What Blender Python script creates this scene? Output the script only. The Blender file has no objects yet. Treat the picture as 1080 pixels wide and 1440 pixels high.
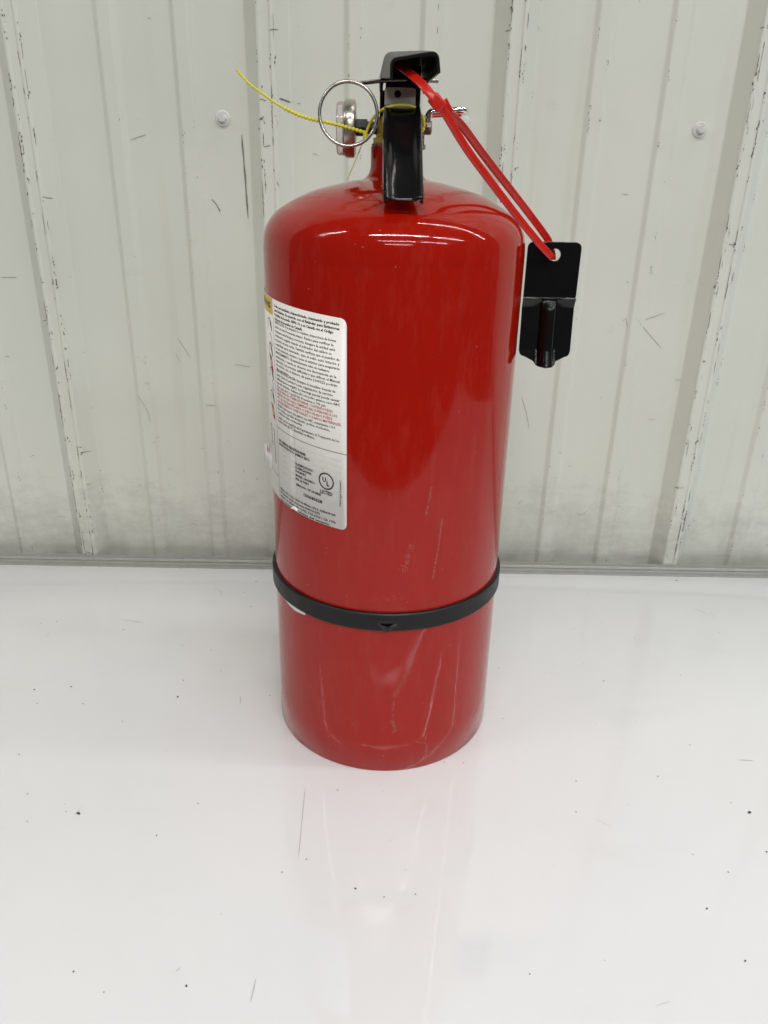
import bpy, bmesh, math, random
from mathutils import Vector, Matrix

rnd = random.Random(11)
C = bpy.context.scene.collection
scene = bpy.context.scene

# ------------------------------------------------------------------ camera
cd = bpy.data.cameras.new("camera")
cam = bpy.data.objects.new("camera", cd)
C.objects.link(cam)
cd.sensor_fit = 'VERTICAL'
cd.sensor_height = 36.0
cd.lens = 26.598
cd.clip_start = 0.01
cd.clip_end = 100.0
yaw, pitch, roll = 0.01039, 0.40983, 0.02233
fwd = Vector((math.sin(yaw)*math.cos(pitch), math.cos(yaw)*math.cos(pitch), -math.sin(pitch)))
rgt = Vector((math.cos(yaw), -math.sin(yaw), 0))
upv = rgt.cross(fwd)
r2 = math.cos(roll)*rgt + math.sin(roll)*upv
u2 = -math.sin(roll)*rgt + math.cos(roll)*upv
cam.matrix_world = Matrix(((r2.x, u2.x, -fwd.x, -0.00846),
                           (r2.y, u2.y, -fwd.y, -0.54888),
                           (r2.z, u2.z, -fwd.z, 0.42011),
                           (0, 0, 0, 1)))
scene.camera = cam

# ------------------------------------------------------------------ light
w = bpy.data.worlds.new("World")
scene.world = w
w.use_nodes = True
bgn = w.node_tree.nodes.get("Background") or w.node_tree.nodes.new("ShaderNodeBackground")
bgn.inputs[0].default_value = (0.96, 0.97, 1.0, 1)
bgn.inputs[1].default_value = 0.09


def tube_lamp(x, y, z, length, power, width=0.018, col=(1.0, 0.975, 0.93), aim=None):
    ld = bpy.data.lights.new("ceiling_tube_lamp", 'AREA')
    ld.shape = 'RECTANGLE'
    ld.size = length
    ld.size_y = width
    ld.energy = power
    ld.color = col
    o = bpy.data.objects.new("ceiling_tube_lamp", ld)
    o.location = (x, y, z)
    if aim:
        o.rotation_euler = (aim, 0, 0)
    C.objects.link(o)
    return o


# rows of ceiling tubes running parallel to the wall
tube_lamp(1.55, -0.25, 2.7, 2.4, 16)
tube_lamp(4.1, -0.25, 2.7, 2.4, 24, col=(0.86, 0.94, 1.0))
tube_lamp(-2.9, -1.2, 2.7, 2.4, 32)
tube_lamp(0.15, -2.05, 2.7, 2.4, 66, width=0.03)
tube_lamp(2.8, -2.05, 2.7, 2.4, 44, col=(0.86, 0.94, 1.0))
tube_lamp(0.15, -3.9, 2.7, 2.4, 30, aim=0.5)
tube_lamp(2.8, -3.9, 2.7, 2.4, 34, aim=0.5, col=(0.86, 0.94, 1.0))
tube_lamp(0.3, -5.8, 2.7, 2.4, 26, aim=0.7)

scene.view_settings.view_transform = 'Standard'
scene.view_settings.look = 'None'
scene.view_settings.exposure = -0.07
scene.view_settings.gamma = 1.0
scene.view_settings.use_curve_mapping = False
scene.render.engine = 'CYCLES'
scene.cycles.samples = 256
scene.cycles.use_denoising = True
scene.cycles.max_bounces = 10
scene.cycles.caustics_reflective = True
scene.cycles.blur_glossy = 0.3


# ------------------------------------------------------------------ materials
class NT:
    def __init__(self, name):
        self.m = bpy.data.materials.new(name)
        self.m.use_nodes = True
        self.t = self.m.node_tree
        self.b = self.t.nodes.get("Principled BSDF")
        self.tc = self.t.nodes.new("ShaderNodeTexCoord")

    def n(self, typ, **kw):
        nd = self.t.nodes.new(typ)
        for k, v in kw.items():
            setattr(nd, k, v)
        return nd

    def l(self, a, b):
        self.t.links.new(a, b)

    def setv(self, sock, v):
        self.b.inputs[sock].default_value = v

    def mapped(self, scale=(1, 1, 1)):
        mp = self.n("ShaderNodeMapping")
        mp.inputs['Scale'].default_value = scale
        self.l(self.tc.outputs['Object'], mp.inputs['Vector'])
        return mp.outputs[0]

    def noise(self, scale, detail=4, rough=0.55, vec=None):
        nd = self.n("ShaderNodeTexNoise")
        nd.inputs['Scale'].default_value = scale
        nd.inputs['Detail'].default_value = detail
        nd.inputs['Roughness'].default_value = rough
        self.l(vec if vec else self.tc.outputs['Object'], nd.inputs['Vector'])
        return nd.outputs['Fac']

    def ramp(self, fac, a, b, ca=0.0, cb=1.0):
        nd = self.n("ShaderNodeMapRange")
        nd.inputs['From Min'].default_value = a
        nd.inputs['From Max'].default_value = b
        nd.inputs['To Min'].default_value = ca
        nd.inputs['To Max'].default_value = cb
        self.l(fac, nd.inputs['Value'])
        return nd.outputs[0]

    def math(self, op, a, b):
        nd = self.n("ShaderNodeMath", operation=op)
        for i, v in enumerate((a, b)):
            if isinstance(v, (int, float)):
                nd.inputs[i].default_value = v
            else:
                self.l(v, nd.inputs[i])
        return nd.outputs[0]

    def mix(self, fac, a, b):
        nd = self.n("ShaderNodeMix", data_type='RGBA')
        if isinstance(fac, (int, float)):
            nd.inputs[0].default_value = fac
        else:
            self.l(fac, nd.inputs[0])
        for i, v in ((6, a), (7, b)):
            if isinstance(v, tuple):
                nd.inputs[i].default_value = (*v, 1)
            else:
                self.l(v, nd.inputs[i])
        return nd.outputs[2]

    def bump(self, h, dist, strength=1.0, prev=None):
        nd = self.n("ShaderNodeBump")
        nd.inputs['Strength'].default_value = strength
        nd.inputs['Distance'].default_value = dist
        self.l(h, nd.inputs['Height'])
        if prev:
            self.l(prev, nd.inputs['Normal'])
        return nd.outputs[0]


def simple(name, col, rough=0.5, metal=0.0, coat=0.0, var=0.12, nscale=300.0, bump=0.0, spec=None):
    k = NT(name)
    f = k.noise(nscale, 3)
    dark = tuple(c*(1-var) for c in col)
    lite = tuple(min(1, c*(1+var)) for c in col)
    k.l(k.mix(f, dark, lite), k.b.inputs['Base Color'])
    k.l(k.ramp(k.noise(nscale*0.4, 2), 0.3, 0.7, max(0.02, rough*0.85), min(1, rough*1.15)), k.b.inputs['Roughness'])
    k.setv('Metallic', metal)
    k.setv('Coat Weight', coat)
    if spec is not None:
        k.setv('Specular IOR Level', spec)
    if bump:
        k.l(k.bump(k.noise(nscale*1.5, 3), bump), k.b.inputs['Normal'])
    return k.m


def mat_wall():
    k = NT("painted_sheet_metal")
    base = k.mix(k.ramp(k.noise(2.2, 3), 0.35, 0.65), (0.575, 0.59, 0.525), (0.63, 0.64, 0.58))
    # yellowed runs down the sheet
    run = k.ramp(k.noise(1, 5, 0.6, k.mapped((38, 38, 1.3))), 0.58, 0.78, 0, 0.28)
    base = k.mix(run, base, (0.47, 0.45, 0.35))
    # scrubbed grey grime, denser towards the bottom
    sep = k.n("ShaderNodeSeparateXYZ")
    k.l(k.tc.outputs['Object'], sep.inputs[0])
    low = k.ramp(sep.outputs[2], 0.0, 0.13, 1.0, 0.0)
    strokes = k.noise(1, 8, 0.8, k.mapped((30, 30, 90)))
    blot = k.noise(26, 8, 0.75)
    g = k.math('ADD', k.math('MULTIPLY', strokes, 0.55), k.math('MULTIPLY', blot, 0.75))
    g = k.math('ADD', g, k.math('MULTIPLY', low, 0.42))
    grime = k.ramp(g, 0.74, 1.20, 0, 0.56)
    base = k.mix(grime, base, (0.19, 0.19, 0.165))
    # fine scattered scuffing
    fine = k.ramp(k.noise(1, 7, 0.75, k.mapped((55, 55, 30))), 0.66, 0.80, 0, 0.30)
    base = k.mix(fine, base, (0.30, 0.29, 0.25))
    k.l(base, k.b.inputs['Base Color'])
    k.l(k.ramp(k.noise(30, 4), 0.3, 0.7, 0.30, 0.46), k.b.inputs['Roughness'])
    k.setv('Specular IOR Level', 0.4)
    b1 = k.bump(k.noise(1, 2, 0.5, k.mapped((9, 9, 3.5))), 0.006, 0.6)
    b2 = k.bump(k.noise(120, 4), 0.0002, 0.5, b1)
    k.l(b2, k.b.inputs['Normal'])
    return k.m


def mat_table():
    k = NT("white_enamel_board")
    base = k.mix(k.ramp(k.noise(3.0, 4), 0.3, 0.7), (0.735, 0.734, 0.745), (0.78, 0.778, 0.788))
    smear = k.ramp(k.noise(1, 6, 0.65, k.mapped((7, 16, 7))), 0.56, 0.80, 0, 0.26)
    base = k.mix(smear, base, (0.60, 0.60, 0.59))
    # tiny dirt dots
    vor = k.n("ShaderNodeTexVoronoi")
    vor.inputs['Scale'].default_value = 60.0
    k.l(k.tc.outputs['Object'], vor.inputs['Vector'])
    dot = k.ramp(vor.outputs['Distance'], 0.035, 0.055, 1, 0)
    sepc = k.n("ShaderNodeSeparateColor")
    k.l(vor.outputs['Color'], sepc.inputs[0])
    keep = k.math('GREATER_THAN', sepc.outputs[0], 0.82)
    base = k.mix(k.math('MULTIPLY', k.math('MULTIPLY', dot, keep), 0.55), base, (0.12, 0.11, 0.10))
    k.l(base, k.b.inputs['Base Color'])
    k.l(k.ramp(k.noise(14, 4), 0.3, 0.7, 0.02, 0.05), k.b.inputs['Roughness'])
    k.setv('IOR', 1.66)
    k.l(k.bump(k.noise(16, 3, 0.5), 0.0009, 0.30), k.b.inputs['Normal'])
    return k.m


def mat_red():
    k = NT("red_gloss_paint")
    f = k.noise(70, 4)
    base = k.mix(f, (0.305, 0.0058, 0.0010), (0.350, 0.0068, 0.0014))
    # dusty film and specks
    dust = k.ramp(k.noise(1, 6, 0.7, k.mapped((120, 120, 30))), 0.50, 0.78, 0, 0.26)
    base = k.mix(dust, base, (0.36, 0.06, 0.045))
    vor = k.n("ShaderNodeTexVoronoi")
    vor.inputs['Scale'].default_value = 210.0
    k.l(k.tc.outputs['Object'], vor.inputs['Vector'])
    dot = k.ramp(vor.outputs['Distance'], 0.05, 0.12, 1, 0)
    sepc = k.n("ShaderNodeSeparateColor")
    k.l(vor.outputs['Color'], sepc.inputs[0])
    keep = k.math('GREATER_THAN', sepc.outputs[0], 0.93)
    base = k.mix(k.math('MULTIPLY', k.math('MULTIPLY', dot, keep), 0.5), base, (0.55, 0.22, 0.17))
    k.l(base, k.b.inputs['Base Color'])
    k.l(k.ramp(k.noise(40, 5, 0.6), 0.38, 0.72, 0.03, 0.15), k.b.inputs['Roughness'])
    k.setv('IOR', 1.5)
    k.setv('Coat Weight', 0.0)
    k.setv('Specular IOR Level', 0.40)
    k.setv('Coat Roughness', 0.035)
    b1 = k.bump(k.noise(1, 2, 0.5, k.mapped((22, 22, 12))), 0.0012, 0.16)
    b2 = k.bump(k.noise(420, 2), 0.00008, 0.15, b1)
    k.l(b2, k.b.inputs['Normal'])
    k.l(b1, k.b.inputs['Coat Normal'])
    return k.m


def mat_rust():
    k = NT("rusty_zinc")
    f = k.ramp(k.noise(260, 5, 0.7), 0.42, 0.58)
    k.l(k.mix(f, (0.11, 0.035, 0.022), (0.34, 0.31, 0.28)), k.b.inputs['Base Color'])
    k.l(k.ramp(f, 0, 1, 0.75, 0.4), k.b.inputs['Roughness'])
    k.l(k.ramp(f, 0, 1, 0.1, 0.8), k.b.inputs['Metallic'])
    k.l(k.bump(k.noise(500, 4), 0.0004), k.b.inputs['Normal'])
    return k.m


def mat_clear():
    k = NT("clear_gauge_plastic")
    k.setv('Base Color', (0.93, 0.93, 0.92, 1))
    k.setv('Transmission Weight', 0.75)
    k.l(k.ramp(k.noise(200, 2), 0, 1, 0.05, 0.2), k.b.inputs['Roughness'])
    k.setv('IOR', 1.46)
    return k.m


M = dict(
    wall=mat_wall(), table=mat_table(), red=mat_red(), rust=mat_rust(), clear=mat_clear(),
    alu=simple("brushed_aluminium", (0.30, 0.305, 0.28), 0.45, 0.2, nscale=80),
    zinc=simple("zinc_plated_steel", (0.80, 0.80, 0.77), 0.25, 0.35, var=0.1),
    chrome=simple("bright_steel", (0.82, 0.82, 0.81), 0.10, 1.0, var=0.05),
    ring=simple("stainless_wire", (0.42, 0.40, 0.37), 0.24, 1.0, var=0.1),
    cup=simple("nickel_gauge_case", (0.50, 0.47, 0.42), 0.3, 1.0, var=0.1),
    plate=simple("dull_steel_plate", (0.50, 0.465, 0.41), 0.42, 0.85, var=0.2, nscale=120),
    black=simple("black_gloss_enamel", (0.005, 0.005, 0.0055), 0.17, 0, 0, nscale=150, bump=0.00006, spec=0.35),
    blackmatte=simple("black_handle_paint", (0.005, 0.005, 0.0055), 0.32, 0, 0, nscale=400, bump=0.00015, spec=0.25),
    bracket=simple("black_powder_coat", (0.0035, 0.0035, 0.004), 0.2, 0, 0, nscale=120, bump=0.00012, spec=0.35),
    strap=simple("black_rubber_strap", (0.005, 0.0055, 0.006), 0.45, 0, 0, nscale=220, bump=0.0001, spec=0.35),
    hexblack=simple("black_plastic", (0.02, 0.022, 0.024), 0.45),
    brass=simple("yellow_brass", (0.60, 0.42, 0.07), 0.34, 0.55, var=0.25, nscale=160),
    yellow=simple("yellow_nylon", (0.70, 0.66, 0.045), 0.42, 0, 0),
    straw=simple("straw_nylon", (0.52, 0.46, 0.20), 0.45, 0, 0),
    redtie=simple("red_nylon", (0.52, 0.012, 0.006), 0.30, 0, 0, nscale=200, bump=0.0001),
    paper=simple("label_white_vinyl", (0.82, 0.80, 0.765), 0.45, 0, 0, var=0.03, nscale=60),
    ink=simple("label_black_ink", (0.015, 0.015, 0.015), 0.45),
    redink=simple("label_red_ink", (0.42, 0.035, 0.03), 0.45),
    greyink=simple("label_faint_ink", (0.68, 0.665, 0.63), 0.45),
    yelink=simple("label_yellow_vinyl", (0.70, 0.46, 0.05), 0.35),
    scuff_glint=simple("pale_scuff_and_glint", (0.46, 0.15, 0.12), 0.5),
    mark=simple("dark_scuff", (0.17, 0.165, 0.15), 0.7, var=0.4),
    chip=simple("chipped_paint", (0.085, 0.065, 0.05), 0.7, var=0.5, nscale=90),
    speck=simple("dirt_speck", (0.045, 0.042, 0.038), 0.8, var=0.4),
    scratch=simple("grey_scratch", (0.44, 0.44, 0.43), 0.6),
)


# ------------------------------------------------------------------ mesh helpers
def link(name, me, mat, parent=None, smooth=False):
    o = bpy.data.objects.new(name, me)
    C.objects.link(o)
    if mat:
        me.materials.append(mat)
    if smooth:
        for p in me.polygons:
            p.use_smooth = True
    if parent:
        o.parent = parent
    return o


def mesh(name, verts, faces):
    me = bpy.data.meshes.new(name)
    me.from_pydata([tuple(v) for v in verts], [], faces)
    me.update()
    return me


def fix_normals(me):
    bm = bmesh.new()
    bm.from_mesh(me)
    bmesh.ops.recalc_face_normals(bm, faces=bm.faces)
    bm.to_mesh(me)
    bm.free()


def autosmooth(me, ang=35):
    bm = bmesh.new()
    bm.from_mesh(me)
    for f in bm.faces:
        f.smooth = True
    for e in bm.edges:
        if len(e.link_faces) == 2 and e.calc_face_angle(0) > math.radians(ang):
            e.smooth = False
    bm.to_mesh(me)
    bm.free()


def empty(name, loc, **props):
    o = bpy.data.objects.new(name, None)
    o.empty_display_size = 0.02
    o.location = loc
    C.objects.link(o)
    for k_, v in props.items():
        o[k_] = v
    return o


def catmull(pts, n=6):
    pts = [Vector(p) for p in pts]
    out = []
    for i in range(len(pts)-1):
        p0 = pts[max(i-1, 0)]
        p1, p2 = pts[i], pts[i+1]
        p3 = pts[min(i+2, len(pts)-1)]
        for j in range(n):
            t = j/n
            out.append(0.5*((2*p1) + (p2-p0)*t + (2*p0-5*p1+4*p2-p3)*t*t + (3*p1-p0-3*p2+p3)*t**3))
    out.append(pts[-1])
    return out


def lathe(name, prof, mat, parent, origin=(0, 0, 0), axis='Z', seg=48, caps=True, ang=35):
    """prof: (radius, along) pairs turned about an axis"""
    vs, fs = [], []
    n = len(prof)
    for i in range(seg):
        a = 2*math.pi*i/seg
        for r, h in prof:
            if axis == 'Z':
                v = (r*math.sin(a), -r*math.cos(a), h)
            elif axis == 'X':
                v = (h, r*math.cos(a), r*math.sin(a))
            else:
                v = (r*math.cos(a), h, r*math.sin(a))
            vs.append((v[0]+origin[0], v[1]+origin[1], v[2]+origin[2]))
    for i in range(seg):
        j = (i+1) % seg
        for k_ in range(n-1):
            fs.append((i*n+k_, j*n+k_, j*n+k_+1, i*n+k_+1))
    if caps:
        fs.append(tuple(i*n for i in range(seg)))
        fs.append(tuple(i*n+n-1 for i in range(seg)))
    me = mesh(name, vs, fs)
    fix_normals(me)
    autosmooth(me, ang)
    return link(name, me, mat, parent)


def tube_geo(path, rad, seg=10):
    path = [Vector(p) for p in path]
    vs, fs = [], []
    n = len(path)
    prev = None
    for i, p in enumerate(path):
        t = (path[min(i+1, n-1)]-path[max(i-1, 0)]).normalized()
        if prev is None:
            a = t.orthogonal().normalized()
        else:
            a = (prev - t*prev.dot(t)).normalized()
        prev = a
        b = t.cross(a)
        r = rad[i] if isinstance(rad, (list, tuple)) else rad
        for k_ in range(seg):
            an = 2*math.pi*k_/seg
            vs.append(p + r*(math.cos(an)*a + math.sin(an)*b))
    for i in range(n-1):
        for k_ in range(seg):
            k2 = (k_+1) % seg
            fs.append((i*seg+k_, i*seg+k2, (i+1)*seg+k2, (i+1)*seg+k_))
    fs.append(tuple(range(seg))[::-1])
    fs.append(tuple((n-1)*seg+k_ for k_ in range(seg)))
    return vs, fs


def tube(name, path, rad, mat, parent, seg=12):
    vs, fs = tube_geo(path, rad, seg)
    me = mesh(name, vs, fs)
    fix_normals(me)
    autosmooth(me, 50)
    return link(name, me, mat, parent)


def merge(geos):
    vs, fs = [], []
    for v, f in geos:
        o = len(vs)
        vs += [tuple(x) for x in v]
        fs += [tuple(i+o for i in q) for q in f]
    return vs, fs


def bevel_box(name, lo, hi, mat, parent, bev=0.001, segs=2):
    bm = bmesh.new()
    bmesh.ops.create_cube(bm, size=1)
    for v in bm.verts:
        v.co = Vector(((lo[i]+hi[i])/2 + v.co[i]*(hi[i]-lo[i]) for i in range(3)))
    if bev:
        bmesh.ops.bevel(bm, geom=bm.edges[:], offset=bev, segments=segs, affect='EDGES', profile=0.5)
    me = bpy.data.meshes.new(name)
    bm.to_mesh(me)
    bm.free()
    autosmooth(me, 40)
    return link(name, me, mat, parent)


def solid(o, th, off=-1.0, bev=0.0):
    m = o.modifiers.new("thickness", 'SOLIDIFY')
    m.thickness = th
    m.offset = off
    m.use_even_offset = False
    if bev:
        b = o.modifiers.new("rounded", 'BEVEL')
        b.width = bev
        b.segments = 2
        b.limit_method = 'ANGLE'
        b.angle_limit = math.radians(50)
    return o


# ------------------------------------------------------------------ wall
WY = 0.2637
RIB0, PITCH = -0.36629, 0.2286
RH, MH = 0.0145, 0.0030
RIB = [(0.0, 0.0), (0.0110, -0.0124), (0.0125, -RH), (0.0150, -RH-0.0004), (0.0163, -RH+0.0006), (0.0238, -RH+0.0006),
       (0.0252, -RH-0.0004), (0.0285, -RH), (0.0300, -0.0126), (0.0405, 0.0),
       (0.0912, 0.0), (0.0955, -MH), (0.1075, -MH), (0.1122, 0.0),
       (0.1608, 0.0), (0.1651, -MH), (0.1771, -MH), (0.1818, 0.0)]


def round_profile(pts, r=0.0012, seg=3):
    out = [Vector(pts[0])]
    for i in range(1, len(pts)-1):
        p, a, b = Vector(pts[i]), Vector(pts[i-1]), Vector(pts[i+1])
        d1, d2 = (a-p), (b-p)
        rr = min(r, d1.length*0.45, d2.length*0.45)
        s, e = p+d1.normalized()*rr, p+d2.normalized()*rr
        for j in range(seg+1):
            t = j/seg
            out.append((1-t)**2*s + 2*t*(1-t)*p + t*t*e)
    out.append(Vector(pts[-1]))
    return out


def wall_y(x):
    u = (x-RIB0) % PITCH
    pr = RIB + [(PITCH, 0.0)]
    for (a, ya), (b, yb) in zip(pr, pr[1:]):
        if a <= u <= b:
            return WY + ya + (yb-ya)*(u-a)/(b-a)
    return WY


wall = empty("wall", (0, WY, 0), kind="structure", label="off-white ribbed sheet metal wall with scuffs behind the tabletop", category="wall")
prof2 = []
for k in range(4):
    prof2 += [(a+k*PITCH, b) for a, b in RIB]
prof2 = [(-0.0006, 0.0)] + prof2 + [(4*PITCH-0.002, 0.0), (4*PITCH+0.001, 0.0012), (4*PITCH+0.008, 0.0012)]
rp = round_profile(prof2)
Z0, Z1 = -0.35, 2.7
pv = [(p.x, p.y, Z0) for p in rp] + [(p.x, p.y, Z1) for p in rp]
nn = len(rp)
panel_me = mesh("wall_panel", pv, [(i, i+1, nn+i+1, nn+i) for i in range(nn-1)])
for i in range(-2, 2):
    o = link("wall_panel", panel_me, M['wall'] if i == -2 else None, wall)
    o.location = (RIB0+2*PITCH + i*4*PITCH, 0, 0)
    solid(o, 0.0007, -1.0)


# hex screws through the pans
def make_screw():
    bm = bmesh.new()
    for r, y0, y1, sg in ((0.0073, 0.0004, -0.0010, 28), (0.0064, -0.0010, -0.0018, 28)):
        g = bmesh.ops.create_cone(bm, segments=sg, radius1=r, radius2=r*0.9, depth=abs(y1-y0), cap_ends=True,
                                  matrix=Matrix.Translation((0, (y0+y1)/2, 0)) @ Matrix.Rotation(math.pi/2, 4, 'X'))
    me = bpy.data.meshes.new("washer")
    bm.to_mesh(me)
    bm.free()
    autosmooth(me, 30)
    bm = bmesh.new()
    bmesh.ops.create_cone(bm, segments=6, radius1=0.0042, radius2=0.0040, depth=0.0045, cap_ends=True,
                          matrix=Matrix.Translation((0, -0.0036, 0)) @ Matrix.Rotation(math.pi/2, 4, 'X'))
    bmesh.ops.create_cone(bm, segments=20, radius1=0.0046, radius2=0.0046, depth=0.0007, cap_ends=True,
                          matrix=Matrix.Translation((0, -0.00205, 0)) @ Matrix.Rotation(math.pi/2, 4, 'X'))
    bmesh.ops.bevel(bm, geom=bm.edges[:], offset=0.0004, segments=2, affect='EDGES')
    me2 = bpy.data.meshes.new("hex_head")
    bm.to_mesh(me2)
    bm.free()
    autosmooth(me2, 30)
    return me, me2


wm, hm = make_screw()
first = True
for zz in (0.4745, 1.084, 1.694, 2.304):
    for k in range(-4, 6):
        x = 0.0665 + k*PITCH
        sc = link("screw", hm, M['zinc'] if first else None, wall)
        sc.location = (x, -0.0008, zz + rnd.uniform(-0.001, 0.001))
        sc.rotation_euler = (0, rnd.uniform(0, 1), 0)
        ws = link("washer", wm, M['zinc'] if first else None, sc)
        first = False


# scuffs, scratches and chipped paint on the sheets (uncountable)
def ribbon_geo(pts, wd, on):
    """thin flat mark following 2d points; on(a, b) -> 3d"""
    vs, fs = [], []
    pts = [Vector(p) for p in pts]
    n = len(pts)
    for i, p in enumerate(pts):
        t = (pts[min(i+1, n-1)]-pts[max(i-1, 0)])
        t = t.normalized() if t.length > 0 else Vector((1, 0))
        nr = Vector((-t.y, t.x))
        ww = wd*(0.35 if i in (0, n-1) else rnd.uniform(0.7, 1.2))
        vs += [on(*(p+nr*ww/2)), on(*(p-nr*ww/2))]
    for i in range(n-1):
        fs.append((2*i, 2*i+1, 2*i+3, 2*i+2))
    return vs, fs


def sub2(pts, n=4, j=0.0):
    out = []
    for a, b in zip(pts, pts[1:]):
        for i in range(n):
            t = i/n
            out.append((a[0]+(b[0]-a[0])*t + rnd.uniform(-j, j), a[1]+(b[1]-a[1])*t + rnd.uniform(-j, j)))
    out.append(pts[-1])
    return out


def blob_geo(c, r, on, n=7, asp=1.0, rot=0.0):
    vs = []
    for i in range(n):
        a = 2*math.pi*i/n
        rr = r*rnd.uniform(0.55, 1.15)
        x, y = rr*math.cos(a)*asp, rr*math.sin(a)
        vs.append(on(c[0]+x*math.cos(rot)-y*math.sin(rot), c[1]+x*math.sin(rot)+y*math.cos(rot)))
    return vs, [tuple(range(n))]


onwall = lambda x, z: (x, wall_y(x)-WY-0.0006, z)
wsc = [[(-0.145, 0.4598), (-0.1435, 0.4222), (-0.1426, 0.3851)], [(-0.1777, 0.4022), (-0.1731, 0.397), (-0.17, 0.3905)],
       [(-0.4013, 0.323), (-0.3838, 0.3234)], [(-0.2719, 0.202), (-0.2653, 0.1901), (-0.2623, 0.1821), (-0.2609, 0.1723)],
       [(-0.2236, 0.2648), (-0.2117, 0.2438)], [(-0.2273, 0.2481), (-0.2235, 0.2398)],
       [(-0.1647, 0.2379), (-0.1533, 0.2358), (-0.148, 0.2351)], [(0.247, 0.2915), (0.2502, 0.2952), (0.2531, 0.2857)],
       [(0.2693, 0.2934), (0.2913, 0.3012)], [(0.26, 0.2954), (0.2931, 0.2639)], [(0.1488, 0.2065), (0.1551, 0.1905), (0.16, 0.1725)],
       [(0.3127, 0.2304), (0.3204, 0.2305)], [(0.2919, 0.1851), (0.2991, 0.1852)], [(0.227, 0.068), (0.2351, 0.0699), (0.2371, 0.0736)],
       [(0.1565, 0.0801), (0.1601, 0.0856)], [(0.2282, 0.415), (0.2353, 0.4145)], [(-0.2253, 0.554), (-0.2228, 0.5535)],
       [(-0.2528, 0.4533), (-0.2366, 0.4585)], [(-0.1063, 0.4908), (-0.097, 0.4886)], [(-0.0909, 0.4881), (-0.0876, 0.4876)],
       [(-0.0768, 0.4451), (-0.072, 0.4439)], [(-0.2258, 0.0489), (-0.2202, 0.0463)], [(-0.3836, 0.054), (-0.3712, 0.0534)],
       [(-0.1986, 0.1931), (-0.187, 0.1917)], [(0.2667, 0.3471), (0.271, 0.3388)]]
geo = []
for i, s in enumerate(wsc):
    geo.append(ribbon_geo(sub2(s, 6, 0.0001), 0.0014 if i in (0, 18) else (0.0009 if i == 1 else 0.00036), onwall))
for i in range(110):
    x = rnd.uniform(-0.75, 0.75)
    z = 0.02 + abs(rnd.gauss(0, 0.14)) if rnd.random() < 0.7 else rnd.uniform(0, 0.7)
    a = rnd.choice([0, 0, 0.3, 1.4, -0.9]) + rnd.gauss(0, 0.25)
    ln = rnd.uniform(0.001, 0.006)
    geo.append(ribbon_geo(sub2([(x, z), (x+ln*math.cos(a), z+ln*math.sin(a))], 3, 0.0001), rnd.uniform(0.00015, 0.0005), onwall))
o = link("scuff_marks", mesh("scuff_marks", *merge(geo)), M['mark'], wall)
o["kind"] = "stuff"
geo = []
for k in range(-2, 6):
    for dx in (0.0130, 0.0157, 0.0245, 0.0283, 0.0408, 0.0958, 0.1070, 0.1655, 0.1768):
        x0 = RIB0 + k*PITCH + dx
        major = dx < 0.03
        z = 0.0
        while z < 0.75:
            z += rnd.expovariate(1/(0.011 if major else 0.03))
            if rnd.random() < 0.35:
                for q in range(rnd.randint(1, 5)):
                    geo.append(blob_geo((x0+rnd.gauss(0, 0.0005), z+rnd.gauss(0, 0.003)), rnd.uniform(0.0002, 0.0005 if major else 0.00035),
                                        onwall, asp=rnd.uniform(1.2, 4), rot=math.pi/2+rnd.gauss(0, 0.2)))
            if major and rnd.random() < 0.05:
                geo.append(ribbon_geo(sub2([(x0, z), (x0+rnd.uniform(0.002, 0.008)*rnd.choice((-1, 1)), z+rnd.uniform(-0.0015, 0.0015))], 4, 0.0003), 0.0005, onwall))
            if major and rnd.random() < 0.13:
                geo.append(ribbon_geo(sub2([(x0, z), (x0+rnd.gauss(0, 0.0002), z+rnd.uniform(0.006, 0.025))], 6, 0.00012), rnd.uniform(0.00025, 0.0005), onwall))
o = link("paint_chips", mesh("paint_chips", *merge(geo)), M['chip'], wall)
o["kind"] = "stuff"

# ------------------------------------------------------------------ tabletop
top = bevel_box("tabletop", (-1.15, -0.67, -0.022), (1.15, 0.2480, 0.0), M['table'], None, 0.0015)
top["kind"] = "structure"
top["label"] = "glossy white enamelled tabletop with dirt specks and thin metal back edge"
top["category"] = "tabletop"
tp = [(0.2505, -0.002), (0.2440, -0.002), (0.2440, 0.0012), (0.2444, 0.0016), (0.2455, 0.0016), (0.2458, 0.0028), (0.2462, 0.0046),
      (0.2466, 0.0050), (0.2476, 0.0050), (0.2480, 0.0053), (0.2480, 0.0062), (0.2476, 0.0066), (0.2476, 0.0074), (0.2482, 0.0080), (0.2494, 0.0080),
      (0.2500, 0.0088), (0.2503, 0.0122), (0.2505, 0.0124)]
tp = [(a-0.0021, b) for a, b in tp]
tv = [(-1.15, a, b) for a, b in tp] + [(1.15, a, b) for a, b in tp]
nn = len(tp)
tf = [(i, (i+1) % nn, nn+(i+1) % nn, nn+i) for i in range(nn)] + [tuple(range(nn)), tuple(range(nn, 2*nn))[::-1]]
me = mesh("edge_trim", tv, tf)
fix_normals(me)
link("edge_trim", me, M['alu'], top)

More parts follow.
